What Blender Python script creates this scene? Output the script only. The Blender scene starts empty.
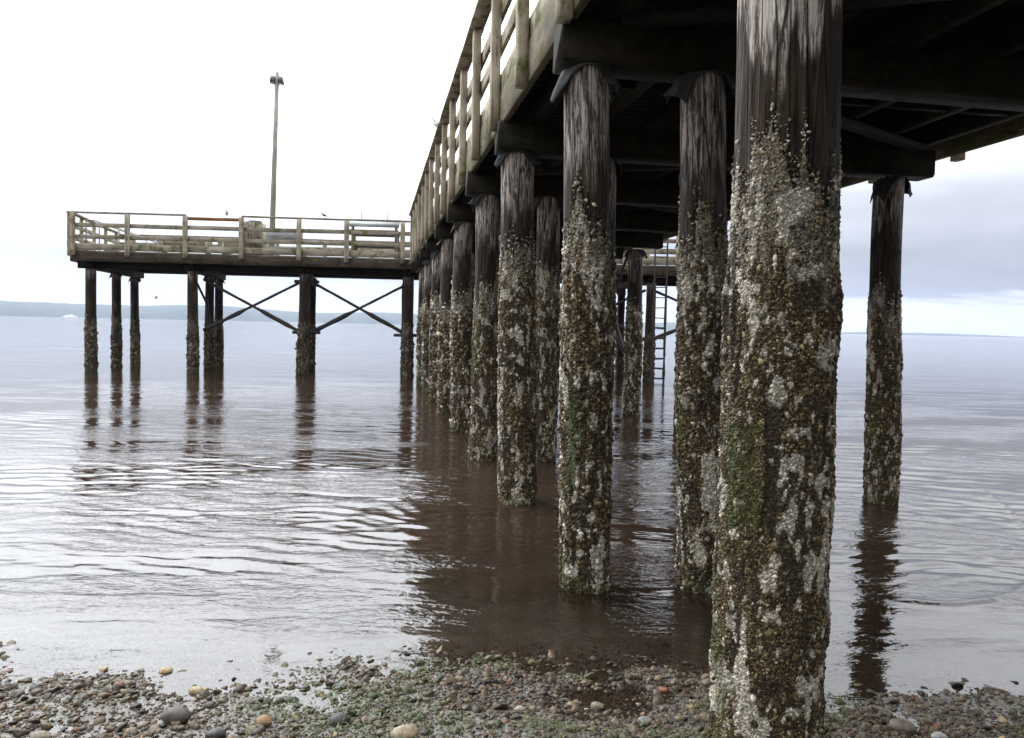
import bpy, math, random
import numpy as np
from mathutils import Matrix, Vector

sc = bpy.context.scene
COL = sc.collection
R = math.radians
# ------------------------------------------------------------------ camera
EYE = 1.7
cam_d = bpy.data.cameras.new('camera'); cam = bpy.data.objects.new('camera', cam_d)
COL.objects.link(cam); sc.camera = cam
cam_d.sensor_width = 36.0; cam_d.lens = 830/1024*36.0
cam_d.clip_start = 0.05; cam_d.clip_end = 40000
cam.matrix_world = Matrix.Translation((0, 0, EYE)) @ Matrix.Rotation(R(90-2.93), 4, 'X') @ Matrix.Rotation(R(1.23), 4, 'Z')
# ------------------------------------------------------------------ exposure
sc.view_settings.view_transform = 'Standard'; sc.view_settings.look = 'None'
sc.view_settings.exposure = 0.5; sc.view_settings.gamma = 1.0
sc.view_settings.use_curve_mapping = False
sc.cycles.max_bounces = 6; sc.cycles.transparent_max_bounces = 10
sc.cycles.volume_bounces = 0
# ------------------------------------------------------------------ node helper
class NT:
    def __init__(s, tree):
        s.t = tree; s.n = tree.nodes; s.l = tree.links
    def add(s, typ, **kw):
        nd = s.n.new(typ)
        for k, v in kw.items():
            if k.startswith('_'): continue
            setattr(nd, k, v)
        return nd
    def put(s, sock, v):
        if v is None: return
        if hasattr(v, 'is_linked') or isinstance(v, bpy.types.NodeSocket): s.l.new(v, sock)
        else:
            if sock.type == 'RGBA' and isinstance(v, (int, float)): v = (v, v, v, 1)
            if sock.type == 'RGBA' and len(v) == 3: v = (*v, 1)
            sock.default_value = v
    def math(s, op, a, b=None, c=None, clamp=False):
        nd = s.add('ShaderNodeMath', operation=op, use_clamp=clamp)
        s.put(nd.inputs[0], a); s.put(nd.inputs[1], b)
        if c is not None: s.put(nd.inputs[2], c)
        return nd.outputs[0]
    def mix(s, f, a, b, blend='MIX'):
        nd = s.add('ShaderNodeMix', data_type='RGBA', blend_type=blend)
        s.put(nd.inputs[0], f); s.put(nd.inputs[6], a); s.put(nd.inputs[7], b)
        return nd.outputs[2]
    def ramp(s, f, lo, hi, a=0.0, b=1.0):
        nd = s.add('ShaderNodeMapRange', interpolation_type='SMOOTHSTEP')
        s.put(nd.inputs[0], f); s.put(nd.inputs[1], lo); s.put(nd.inputs[2], hi)
        s.put(nd.inputs[3], a); s.put(nd.inputs[4], b)
        return nd.outputs[0]
    def noise(s, vec, scale, detail=4, rough=0.55, dist=0.0):
        nd = s.add('ShaderNodeTexNoise')
        s.put(nd.inputs['Vector'], vec); nd.inputs['Scale'].default_value = scale
        nd.inputs['Detail'].default_value = detail; nd.inputs['Roughness'].default_value = rough
        nd.inputs['Distortion'].default_value = dist
        return nd.outputs[0]
    def scalevec(s, vec, sx, sy, sz):
        nd = s.add('ShaderNodeMapping'); s.put(nd.inputs[0], vec)
        nd.inputs['Scale'].default_value = (sx, sy, sz)
        return nd.outputs[0]
    def bump(s, h, strength, dist, normal=None):
        nd = s.add('ShaderNodeBump'); s.put(nd.inputs['Height'], h)
        nd.inputs['Strength'].default_value = strength; nd.inputs['Distance'].default_value = dist
        if normal is not None: s.put(nd.inputs['Normal'], normal)
        return nd.outputs[0]
# ------------------------------------------------------------------ world: bright overcast sky, brightest to the left
W = bpy.data.worlds.new('World'); sc.world = W; W.use_nodes = True
w = NT(W.node_tree); w.n.clear()
SUN_EL, SUN_AZ = R(42), R(-50)            # azimuth measured from +Y toward +X
sky = w.add('ShaderNodeTexSky', sky_type='NISHITA', sun_disc=False)
sky.sun_elevation = SUN_EL; sky.sun_rotation = SUN_AZ
tc = w.add('ShaderNodeTexCoord'); d = tc.outputs['Generated']
sep = w.add('ShaderNodeSeparateXYZ'); w.l.new(d, sep.inputs[0])
dx, dy, dz = sep.outputs
hor = w.math('SQRT', w.math('ADD', w.math('MULTIPLY', dx, dx), w.math('MULTIPLY', dy, dy)))
el = w.math('ARCTAN2', dz, hor)
cl = w.noise(w.scalevec(d, 1.6, 1.6, 9.0), 1.5, 6, 0.6, 0.4)         # stretched stratus layers
cl2 = w.noise(w.scalevec(d, 3, 3, 14.0), 2.0, 5, 0.55)
elw = w.math('ADD', el, w.math('MULTIPLY', w.math('SUBTRACT', cl, 0.5), 0.11))
side = w.ramp(dx, -0.30, 0.45, 0.0, 1.0)      # 0 left, 1 right
rgt = w.add('ShaderNodeValToRGB'); w.l.new(w.math('MULTIPLY', elw, 1/0.6), rgt.inputs[0])
lft = w.add('ShaderNodeValToRGB'); w.l.new(w.math('MULTIPLY', elw, 1/0.6), lft.inputs[0])
def fill(rp, stops):
    e = rp.color_ramp.elements
    e[0].position, e[0].color = stops[0][0], (*stops[0][1], 1)
    e[1].position, e[1].color = stops[-1][0], (*stops[-1][1], 1)
    for p_, c_ in stops[1:-1]:
        q = e.new(p_); q.color = (*c_, 1)
fill(rgt, [(0.0, (.78,.81,.84)), (0.040, (.86,.88,.89)), (0.062, (.78,.81,.85)), (0.078, (.34,.355,.385)), (0.13, (.38,.395,.43)),
           (0.18, (.50,.52,.57)), (0.25, (.58,.60,.65)), (0.36, (1.1,1.13,1.18)), (0.55, (2.2,2.26,2.35)), (1.0, (2.4,2.46,2.55))])
fill(lft, [(0.0, (.78,.82,.85)), (0.06, (.73,.77,.81)), (0.11, (.54,.57,.61)), (0.17, (.66,.69,.73)), (0.23, (.98,1.01,1.05)), (0.30, (1.5,1.56,1.63)), (0.5, (2.1,2.18,2.28)), (1.0, (2.5,2.6,2.75))])
skyc = w.mix(side, lft.outputs[0], rgt.outputs[0])
mod = w.ramp(cl2, 0.3, 0.7, 0.93, 1.07)
cc = w.mix(1.0, skyc, (1, 1, 1), 'MULTIPLY')
vm = w.add('ShaderNodeVectorMath', operation='SCALE'); w.l.new(cc, vm.inputs[0]); w.l.new(mod, vm.inputs[3])
# the cloud deck is brighter where the hidden sun stands, high on the left
gd = w.math('ADD', w.math('ADD', w.math('MULTIPLY', dx, -0.35), w.math('MULTIPLY', dz, 0.70)), w.math('MULTIPLY', dy, 0.62))
glow = w.math('MULTIPLY', w.ramp(gd, -.3, .55, 0.42, 1.0), w.ramp(gd, .66, .98, 1.0, 2.1))
vm2 = w.add('ShaderNodeVectorMath', operation='SCALE'); w.l.new(vm.outputs[0], vm2.inputs[0]); w.l.new(glow, vm2.inputs[3])
bg1 = w.add('ShaderNodeBackground'); w.l.new(vm2.outputs[0], bg1.inputs[0]); bg1.inputs[1].default_value = 1.0
bg2 = w.add('ShaderNodeBackground'); w.l.new(sky.outputs[0], bg2.inputs[0]); bg2.inputs[1].default_value = 0.07
mx = w.add('ShaderNodeMixShader'); mx.inputs[0].default_value = 0.08
w.l.new(bg1.outputs[0], mx.inputs[1]); w.l.new(bg2.outputs[0], mx.inputs[2])
wo = w.add('ShaderNodeOutputWorld'); w.l.new(mx.outputs[0], wo.inputs[0])
# ------------------------------------------------------------------ weak sun through cloud
sd = bpy.data.lights.new('sun', 'SUN'); so = bpy.data.objects.new('sun', sd); COL.objects.link(so)
sd.energy = 0.7; sd.angle = R(20); sd.color = (1.0, 0.96, 0.9)
to_sun = Vector((math.sin(SUN_AZ)*math.cos(SUN_EL), math.cos(SUN_AZ)*math.cos(SUN_EL), math.sin(SUN_EL)))
so.rotation_euler = to_sun.to_track_quat('Z', 'Y').to_euler()
# ================================================================== helpers
rng = np.random.default_rng(7)
_tab = np.random.default_rng(3).random(4096)
def _h(i, j, k, s):
    n = (i*73856093) ^ (j*19349663) ^ (k*83492791) ^ (s*2654435)
    n = (n ^ (n >> 13)) * 1274126177
    return _tab[(n ^ (n >> 16)) & 4095]
def vnoise(x, y, z=None, s=0):
    x = np.asarray(x, float); y = np.asarray(y, float); z = np.zeros_like(x) if z is None else np.asarray(z, float)+np.zeros_like(x)
    i = np.floor(x).astype(np.int64); j = np.floor(y).astype(np.int64); k = np.floor(z).astype(np.int64)
    f, g, h = x-i, y-j, z-k
    f = f*f*(3-2*f); g = g*g*(3-2*g); h = h*h*(3-2*h)
    r = 0
    for a in (0, 1):
        for b in (0, 1):
            for c in (0, 1):
                r = r + (f if a else 1-f)*(g if b else 1-g)*(h if c else 1-h)*_h(i+a, j+b, k+c, s)
    return r
def fbm(x, y, z=None, s=0, o=4):
    r = 0; a = .5; t = 0; m = 1.0
    for q in range(o):
        r = r + a*vnoise(x*m, y*m, None if z is None else z*m, s+q*17); t += a; a *= .5; m *= 2.03
    return r/t
def sstep(x, a, b):
    t = np.clip((x-a)/(b-a), 0, 1); return t*t*(3-2*t)

def mesh_np(name, V, F, smooth=False, mats=None, cols=None, fl=None):
    """V (n,3); F list of (m,k) index arrays"""
    me = bpy.data.meshes.new(name)
    F = [f for f in (F if isinstance(F, list) else [F]) if len(f)]
    me.vertices.add(len(V)); me.vertices.foreach_set('co', np.ascontiguousarray(V, dtype=np.float32).ravel())
    loops = np.concatenate([f.ravel() for f in F]).astype(np.int32)
    tot = np.concatenate([np.full(len(f), f.shape[1]) for f in F]).astype(np.int32)
    st = np.concatenate([[0], np.cumsum(tot)[:-1]]).astype(np.int32)
    me.loops.add(len(loops)); me.loops.foreach_set('vertex_index', loops)
    me.polygons.add(len(tot)); me.polygons.foreach_set('loop_start', st); me.polygons.foreach_set('loop_total', tot)
    if smooth: me.polygons.foreach_set('use_smooth', np.ones(len(tot), dtype=bool))
    me.update(calc_edges=True); me.validate()
    if cols is not None:
        a = me.color_attributes.new('tint', 'FLOAT_COLOR', 'POINT')
        c4 = np.ones((len(V), 4), dtype=np.float32); c4[:, :3] = cols
        a.data.foreach_set('color', c4.ravel())
    return me
def link(name, me, m=None, parent=None, loc=None):
    o = bpy.data.objects.new(name, me); COL.objects.link(o)
    if m is not None and me is not None: me.materials.append(m)
    if parent is not None: o.parent = parent
    if loc is not None: o.location = loc
    return o
def tag(o, label=None, cat=None, group=None, kind=None):
    if label: o['label'] = label
    if cat: o['category'] = cat
    if group: o['group'] = group
    if kind: o['kind'] = kind
    return o
def thing(name, label, cat, loc=(0, 0, 0), rz=0.0, group=None):
    o = bpy.data.objects.new(name, None); COL.objects.link(o)
    o.empty_display_size = .3; o.location = loc; o.rotation_euler = (0, 0, rz)
    return tag(o, label, cat, group)
BOXF = np.array([[0,1,3,2],[4,6,7,5],[0,4,5,1],[2,3,7,6],[0,2,6,4],[1,5,7,3]])
class MB:
    """collects simple solids, builds ONE mesh"""
    def __init__(s): s.V = []; s.F4 = []; s.F3 = []; s.n = 0
    def raw(s, V, F4=None, F3=None):
        V = np.asarray(V, float)
        if F4 is not None: s.F4.append(np.asarray(F4)+s.n)
        if F3 is not None: s.F3.append(np.asarray(F3)+s.n)
        s.V.append(V); s.n += len(V); return s
    def box(s, x0, x1, y0, y1, z0, z1, jit=0.0):
        V = np.array([[x, y, z] for x in (x0, x1) for y in (y0, y1) for z in (z0, z1)], float)
        if jit: V = V + rng.uniform(-jit, jit, V.shape)
        return s.raw(V, BOXF)
    def beam(s, a, b, wd, hd, up=(0, 0, 1), seg=1, wob=0.0):
        """rectangular timber from a to b, bevelled section, optional slight wobble"""
        a, b = np.array(a, float), np.array(b, float); t = (b-a)/np.linalg.norm(b-a)
        up = np.array(up, float); sd = np.cross(t, up); sd /= np.linalg.norm(sd); u = np.cross(sd, t)
        w2, h2 = wd/2, hd/2; c = min(wd, hd)*.09
        sec = [(-w2+c,-h2),(w2-c,-h2),(w2,-h2+c),(w2,h2-c),(w2-c,h2),(-w2+c,h2),(-w2,h2-c),(-w2,-h2+c)]
        V = []; 
        for i in range(seg+1):
            p = a+(b-a)*i/seg
            o1, o2 = (rng.uniform(-wob, wob, 2) if wob else (0, 0))
            for (q, r_) in sec: V.append(p+sd*(q+o1)+u*(r_+o2))
        F = []
        for i in range(seg):
            for k in range(8):
                F.append([i*8+k, i*8+(k+1) % 8, (i+1)*8+(k+1) % 8, (i+1)*8+k])
        m = seg*8
        F4 = F + [[3,2,1,0],[4,3,0,7],[5,4,7,6]] + [[m,m+1,m+2,m+3],[m,m+3,m+4,m+7],[m+7,m+4,m+5,m+6]]
        return s.raw(V, F4)
    def tube(s, pts, rad, n=8, lump=0.0, cap=True):
        pts = [np.array(p, float) for p in pts]
        rad = rad if hasattr(rad, '__len__') else [rad]*len(pts)
        V = []; F = []; ref = np.array([.31, .17, .93])
        for i, p in enumerate(pts):
            t = pts[min(i+1, len(pts)-1)]-pts[max(i-1, 0)]; t = t/np.linalg.norm(t)
            if abs(t @ ref) > .95: ref = np.array([.9, .3, .1])
            a = np.cross(t, ref); a /= np.linalg.norm(a); b = np.cross(t, a)
            for k in range(n):
                an = 2*math.pi*k/n; rr = rad[i]*(1+(rng.uniform(-lump, lump) if lump else 0))
                V.append(p+(a*math.cos(an)+b*math.sin(an))*rr)
        for i in range(len(pts)-1):
            for k in range(n): F.append([i*n+k, i*n+(k+1) % n, (i+1)*n+(k+1) % n, (i+1)*n+k])
        F3 = None
        if cap:
            V.append(pts[0]); V.append(pts[-1]); c0, c1 = len(V)-2, len(V)-1; m = (len(pts)-1)*n
            F3 = [[c0, (k+1) % n, k] for k in range(n)]+[[c1, m+k, m+(k+1) % n] for k in range(n)]
        return s.raw(V, F, F3)
    def build(s, name, mat, parent=None, off=(0, 0, 0), smooth=False, loc=None):
        V = np.concatenate(s.V)-np.array(off, float)
        F = []
        if s.F4: F.append(np.concatenate(s.F4))
        if s.F3: F.append(np.concatenate(s.F3))
        return link(name, mesh_np(name, V, F, smooth), mat, parent, loc)

# ================================================================== materials
def newmat(name):
    m = bpy.data.materials.new(name); m.use_nodes = True
    t = NT(m.node_tree); t.n.clear()
    out = t.add('ShaderNodeOutputMaterial'); b = t.add('ShaderNodeBsdfPrincipled')
    t.l.new(b.outputs[0], out.inputs[0]); return m, t, b, out
def wood(name, light, dark, moss=None, moss_amt=0.0, grain=(1, 1, 1), rough=.85, scale=1.0, contrast=(.35, .65)):
    m, t, b, out = newmat(name)
    oc = t.add('ShaderNodeTexCoord').outputs['Object']
    rnd = t.add('ShaderNodeObjectInfo').outputs['Random']
    off = t.add('ShaderNodeVectorMath', operation='ADD'); t.l.new(oc, off.inputs[0])
    cmb = t.add('ShaderNodeCombineXYZ'); t.put(cmb.inputs[0], t.math('MULTIPLY', rnd, 37.0)); t.put(cmb.inputs[1], t.math('MULTIPLY', rnd, 91.0))
    t.l.new(cmb.outputs[0], off.inputs[1]); p = off.outputs[0]
    g = t.noise(t.scalevec(p, *[q*scale for q in grain]), 9, 6, .65, .3)
    big = t.noise(p, 2.2*scale, 4, .6)
    f = t.ramp(t.math('ADD', t.math('MULTIPLY', g, .6), t.math('MULTIPLY', big, .4)), *contrast)
    c = t.mix(f, dark, light)
    c = t.mix(t.ramp(t.noise(t.scalevec(p, *[q*scale for q in grain]), 30, 3), .55, .7, 0, .7), c, tuple(x*.35 for x in dark))
    if moss is not None:
        mf = t.math('MULTIPLY', t.ramp(t.noise(p, 3.5*scale, 5, .7), .62-moss_amt*.35, .75-moss_amt*.3), .85)
        c = t.mix(mf, c, moss)
    t.put(b.inputs['Base Color'], c); b.inputs['Roughness'].default_value = rough
    b.inputs['Specular IOR Level'].default_value = .12
    t.put(b.inputs['Normal'], t.bump(t.math('ADD', g, t.math('MULTIPLY', big, .5)), .6, .012))
    return m
MOSS = (.075, .085, .018)
GX, GY, GZ = (.12, 1, 1), (1, .12, 1), (1, 1, .1)
M_rail_y = wood('weathered_rail_wood', (.38, .335, .255), (.19, .16, .115), MOSS, .35, GY)
M_post = wood('weathered_post_wood', (.39, .335, .25), (.20, .165, .115), MOSS, .25, GZ)
M_rail_x = wood('weathered_cross_wood', (.36, .32, .25), (.17, .145, .11), MOSS, .3, GX)
M_rail_red = wood('reddish_rail_wood', (.30, .13, .06), (.14, .07, .035), None, 0, GX)
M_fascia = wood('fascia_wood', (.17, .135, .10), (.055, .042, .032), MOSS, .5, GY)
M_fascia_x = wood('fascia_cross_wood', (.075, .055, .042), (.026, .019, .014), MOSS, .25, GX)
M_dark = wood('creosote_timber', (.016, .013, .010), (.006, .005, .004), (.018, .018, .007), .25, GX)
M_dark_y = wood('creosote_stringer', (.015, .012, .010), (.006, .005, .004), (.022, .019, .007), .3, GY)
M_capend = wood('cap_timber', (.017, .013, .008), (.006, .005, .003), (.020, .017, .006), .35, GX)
M_plank = wood('shade_toned_deck_underside', (.020, .017, .013), (.008, .007, .006), (.03, .028, .010), .3, GX)  # underside shade put into the plank colour, darker than the other decking
M_grey = wood('grey_painted_board', (.34, .36, .36), (.20, .21, .21), None, 0, GX)
def plain(name, col, rough=.6, metal=0.0, var=.25, scale=12):
    m, t, b, out = newmat(name)
    oc = t.add('ShaderNodeTexCoord').outputs['Object']
    n = t.noise(oc, scale, 5, .6)
    t.put(b.inputs['Base Color'], t.mix(t.ramp(n, .3, .7), tuple(c*(1-var) for c in col), tuple(min(1, c*(1+var)) for c in col)))
    b.inputs['Roughness'].default_value = rough; b.inputs['Metallic'].default_value = metal
    t.put(b.inputs['Normal'], t.bump(n, .4, .01))
    return m
M_felt = plain('black_roofing_felt', (.010, .0095, .009), .8, 0, .4, 25)
M_iron = plain('rusted_iron', (.030, .024, .02), .7, .2, .4, 30)
M_blk = plain('black_bench_paint', (.02, .02, .022), .5)
M_pole = plain('weathered_pole', (.26, .24, .20), .7, 0, .2, 3)
M_lamp = plain('lamp_housing', (.12, .12, .12), .5)
M_lens = plain('lamp_glass', (.6, .58, .52), .2)
M_plate = plain('zinc_plate', (.6, .6, .6), .35, .6)
M_blue = plain('dark_blue_plastic', (.02, .03, .07), .45)
M_birdd = plain('dark_plumage', (.05, .048, .045), .8)
M_birdw = plain('pale_plumage', (.55, .54, .52), .8)
M_white = plain('white_hull', (.8, .8, .8), .5)

def pile_wood(name, wl=2.45, wh=2.75, k=1.0):
    m, t, b, out = newmat(name)
    oc = t.add('ShaderNodeTexCoord').outputs['Object']
    rnd = t.add('ShaderNodeObjectInfo').outputs['Random']
    cmb = t.add('ShaderNodeCombineXYZ'); t.put(cmb.inputs[0], t.math('MULTIPLY', rnd, 37.0)); t.put(cmb.inputs[1], t.math('MULTIPLY', rnd, 61.0)); t.put(cmb.inputs[2], t.math('MULTIPLY', rnd, 13.0))
    off = t.add('ShaderNodeVectorMath', operation='ADD'); t.l.new(oc, off.inputs[0]); t.l.new(cmb.outputs[0], off.inputs[1]); p = off.outputs[0]
    g = t.noise(t.scalevec(p, 1, 1, .09), 36, 7, .72, .35)
    g2 = t.noise(t.scalevec(p, 1, 1, .09), 13, 5, .6, .2)
    g3 = t.noise(t.scalevec(p, 1, 1, .35), 5.5, 4, .6)
    z = t.add('ShaderNodeSeparateXYZ'); t.l.new(oc, z.inputs[0]); z = z.outputs[2]
    zz = t.math('ADD', z, t.math('MULTIPLY', t.math('SUBTRACT', g2, .5), 1.0))
    zz = t.math('ADD', zz, t.math('MULTIPLY', t.math('SUBTRACT', g3, .5), .6))
    up = t.ramp(zz, wl, wh)          # dry silvered wood above the wet zone
    c_dry = t.mix(t.ramp(g, .43, .57), (.085*k, .063*k, .050*k), (min(.6, .48*k), min(.53, .41*k), min(.47, .355*k)))
    c_dry = t.mix(t.ramp(g2, .60, .68), c_dry, (.03, .022, .017))
    g4 = t.noise(t.scalevec(p, 1, 1, .11), 52, 6, .75, .6)
    c_dry = t.mix(t.ramp(g4, .55, .61, 0, .9), c_dry, (.022, .016, .012))
    c_dry = t.mix(t.math('MULTIPLY', t.ramp(g4, .46, .40), .7), c_dry, (min(.6, .56*k), min(.57, .52*k), min(.54, .48*k)))
    c_wet = t.mix(t.ramp(g, .40, .68), (.014, .009, .006), (.065, .043, .026))
    c_wet = t.mix(t.ramp(g3, .56, .70, 0, .8), c_wet, (.12, .096, .060))
    c = t.mix(up, c_wet, c_dry)
    vo = t.add('ShaderNodeTexVoronoi', feature='DISTANCE_TO_EDGE'); t.put(vo.inputs['Vector'], t.scalevec(p, 1, 1, .05)); vo.inputs['Scale'].default_value = 16
    crack = t.ramp(vo.outputs['Distance'], .0, .045, 1, 0)
    c = t.mix(t.math('MULTIPLY', crack, .8), c, (.012, .009, .007))
    t.put(b.inputs['Base Color'], c)
    t.put(b.inputs['Roughness'], t.math('ADD', t.math('MULTIPLY', up, .3), .5)); b.inputs['Specular IOR Level'].default_value = .12
    hgt = t.math('SUBTRACT', t.math('ADD', g, t.math('MULTIPLY', g2, .8)), t.math('MULTIPLY', crack, .8))
    hgt = t.math('ADD', hgt, g4)
    t.put(b.inputs['Normal'], t.bump(hgt, 1.0, .02))
    return m
M_pile = pile_wood('pile_wood', 2.62, 2.95, .85)
M_pile_dark = pile_wood('dark_pile_wood', 2.9, 3.3, .8)
M_pile_fg = pile_wood('streaked_pile_wood', 2.66, 2.78, 1.5)
def tint_mat(name, rough=.6, bscale=60, bstr=.5, spec=.35):
    spec = spec*.8
    m, t, b, out = newmat(name)
    oc = t.add('ShaderNodeTexCoord').outputs['Object']
    at = t.add('ShaderNodeAttribute', attribute_name='tint').outputs['Color']
    n = t.noise(oc, bscale, 5, .7)
    t.put(b.inputs['Base Color'], t.mix(1.0, at, t.mix(t.ramp(n, .3, .7), (.55, .55, .55), (1.35, 1.33, 1.28)), 'MULTIPLY'))
    b.inputs['Roughness'].default_value = rough; b.inputs['Specular IOR Level'].default_value = spec
    t.put(b.inputs['Normal'], t.bump(n, bstr, .01))
    return m
M_crust = tint_mat('barnacle_and_mussel_crust', .62, 90, .7, .3)
M_pebble = tint_mat('wet_pebble', .5, 40, .3, .3)
M_weed = tint_mat('green_seaweed', .4, 60, .3, .5)

# ================================================================== ground, seabed
def ground_z(x, y):
    shore = 3.84 + .07*np.sin(x*.9+.6) + .03*np.clip(-x, 0, 3) + .12*(vnoise(x*.7, y*.0+3.1, s=5)-.5) - .10*np.clip(x, 0, 4)*.6
    dd = shore-y
    z = np.where(dd > 0, dd*.035, dd*.055)
    z = np.where(y > 14, (shore-14)*.055 - (y-14)*.03, z)
    z = np.maximum(z, -6.0); z = np.minimum(z, 3.2)
    near = np.exp(-((y-3.5)/4.0)**2)
    return z + near*((fbm(x*2.2, y*2.2, s=11)-.5)*.075 + (fbm(x*9, y*9, s=12, o=3)-.5)*.018)
def axis(segs):
    out = [np.array([segs[0][0]])]
    for a, b, n in segs:
        out.append(np.linspace(a, b, n+1)[1:])
    return np.concatenate(out)
gx = axis([(-7000, -200, 12), (-200, -12, 30), (-12, -4, 50), (-4, 4.5, 420), (4.5, 12, 45), (12, 200, 30), (200, 7000, 12)])
gy = axis([(-300, -20, 14), (-20, 2, 45), (2, 5.5, 190), (5.5, 14, 60), (14, 200, 40), (200, 7000, 16)])
X, Y = np.meshgrid(gx, gy); Zg = ground_z(X, Y)
def gridF(nr, nc):
    i = np.arange(nr-1)[:, None]*nc + np.arange(nc-1)[None]
    i = i.ravel(); return np.stack([i, i+1, i+nc+1, i+nc], 1)
m, t, b, out = newmat('wet_gravelly_sand')
oc = t.add('ShaderNodeTexCoord').outputs['Object']
n1 = t.noise(oc, 3, 6, .65); n2 = t.noise(oc, 45, 4, .7)
vo = t.add('ShaderNodeTexVoronoi'); t.put(vo.inputs['Vector'], oc); vo.inputs['Scale'].default_value = 55
c = t.mix(t.ramp(n1, .35, .65), (.050, .042, .033), (.085, .072, .058))
c = t.mix(t.ramp(n2, .4, .7), c, (.12, .105, .088))
c = t.mix(t.math('MULTIPLY', t.ramp(t.noise(oc, 2.3, 5, .7), .52, .62), .6), c, (.045, .06, .018))
c = t.mix(t.ramp(vo.outputs['Distance'], .1, .7, .55, 0), c, (.022, .018, .014))
t.put(b.inputs['Base Color'], c); t.put(b.inputs['Roughness'], t.ramp(n1, .3, .7, .3, .6))
t.put(b.inputs['Normal'], t.bump(t.math('SUBTRACT', n2, vo.outputs['Distance']), .6, .008))
ground = link('beach_ground', mesh_np('beach_ground', np.stack([X, Y, Zg], -1).reshape(-1, 3), gridF(len(gy), len(gx)), True), m)
tag(ground, kind='structure')

# ================================================================== water
def waves(x, y, sp):
    """x,y positions, sp local mesh spacing"""
    r_ = np.random.default_rng(21); h = np.zeros_like(x)
    calm = .35+1.1*sstep(fbm(x*.22+4, y*.45, s=31, o=3), .32, .66)      # ruffled and smooth patches
    calm = calm*(.25+.75*sstep(y, 4.1, 6.2))
    wx = x+.35*(fbm(x*.6, y*.6, s=41, o=3)-.5)*2; wy = y+.35*(fbm(x*.6, y*.6, s=42, o=3)-.5)*2
    for q in range(46):
        lam = .06*(.50/.06)**(q/45.0)
        ang = r_.normal(0, .42) + R(8)
        k = 2*math.pi/lam; a = .00175*lam**.72 * (1.0 if lam < .3 else .75)
        ph = r_.uniform(0, 6.28)
        fade = sstep(lam/np.maximum(sp, 1e-4), 3.0, 6.0)
        s_ = np.sin(k*(wx*math.sin(ang)+wy*math.cos(ang))+ph)
        h += a*fade*(s_+.25*s_*s_)
    h = h*calm
    # a small swash wave curling in on the right, another low one on the left
    def ridge(cx, cy0, c2, x0, x1, amp, wd):
        yc = cy0+c2*(x-cx)**2+.05*(vnoise(x*5, x*0, s=77)-.5)
        d_ = y-yc
        win = sstep(x, x0, x0+.3)*(1-sstep(x, x1-.6, x1))
        return win*amp*(np.exp(-(d_/wd)**2)*(d_ > 0)+np.exp(-(d_/(wd*.35))**2)*(d_ <= 0))
    h += ridge(2.75, 5.2, .62, 2.3, 5.5, .014, .065)
    h += ridge(-3.2, 4.95, .03, -7, -1.6, .010, .07)
    h += ridge(-1.0, 4.45, .02, -3.5, 1.3, .004, .10)
    return h
th = np.concatenate([np.linspace(-1.9, -.78, 70)[:-1], np.linspace(-.78, .78, 700), np.linspace(.78, 1.9, 70)[1:]])
rr = [2.3]
while rr[-1] < 70: rr.append(rr[-1]*1.0042)
while rr[-1] < 7000: rr.append(rr[-1]*1.12)
rr = np.array(rr)
T, RR = np.meshgrid(th, rr); X = RR*np.sin(T); Y = RR*np.cos(T)
sp = np.maximum(RR*.0042, RR*.0023)
H = waves(X, Y, sp)*(RR < 200)
dep = -ground_z(X, Y)
V = np.stack([X, Y, H], -1).reshape(-1, 3)
me = mesh_np('water', V, gridF(len(rr), len(th)), True)
a = me.attributes.new('depth', 'FLOAT', 'POINT'); a.data.foreach_set('value', dep.ravel().astype(np.float32))
m = bpy.data.materials.new('sea_water'); m.use_nodes = True; t = NT(m.node_tree); t.n.clear()
out = t.add('ShaderNodeOutputMaterial')
oc = t.add('ShaderNodeTexCoord').outputs['Object']
geo = t.add('ShaderNodeNewGeometry')
dist = t.add('ShaderNodeVectorMath', operation='LENGTH'); t.l.new(oc, dist.inputs[0]); dist = dist.outputs['Value']
b1 = t.noise(t.scalevec(oc, .45, 1, 1), 9, 4, .6, .3)
b2 = t.noise(t.scalevec(oc, .3, 1, 1), 1.1, 5, .6, .3)
b3 = t.noise(t.scalevec(oc, .25, 1, 1), .12, 4, .6)
ruf = t.ramp(t.noise(t.scalevec(oc, .35, 1, 1), .8, 4, .6, .3), .42, .60, .12, 1.0)
rip = t.noise(t.scalevec(oc, .55, 1, 1), 13, 3, .55, .6)
rip2 = t.noise(t.scalevec(oc, .6, 1, 1), 33, 2, .5, .4)
hh = t.math('MULTIPLY', t.math('ADD', rip, t.math('MULTIPLY', rip2, .35)), ruf)
hh = t.math('MULTIPLY', hh, t.math('MULTIPLY', t.ramp(dist, 3.6, 5.5, .4, 1.0), t.ramp(dist, 9, 30, 1.0, .3)))
nrm = t.bump(hh, 1.0, .0125)
nrm = t.bump(b2, .25, .03, nrm)
nrm = t.bump(b3, .2, .08, nrm)
dp = t.add('ShaderNodeAttribute', attribute_name='depth').outputs['Fac']
turb = t.ramp(dp, 0.0, .22, .25, 1)
dif = t.add('ShaderNodeBsdfDiffuse'); t.put(dif.inputs[0], t.mix(t.ramp(b2, .3, .7), (.028, .0170, .0105), (.036, .0225, .0150)))
tr = t.add('ShaderNodeBsdfTransparent'); tr.inputs[0].default_value = (.92, .86, .80, 1)
body = t.add('ShaderNodeMixShader'); t.l.new(turb, body.inputs[0]); t.l.new(tr.outputs[0], body.inputs[1]); t.l.new(dif.outputs[0], body.inputs[2])
gl = t.add('ShaderNodeBsdfGlossy'); t.put(gl.inputs['Roughness'], t.ramp(dist, 5, 60, .02, .07)); t.l.new(nrm, gl.inputs['Normal'])
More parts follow.
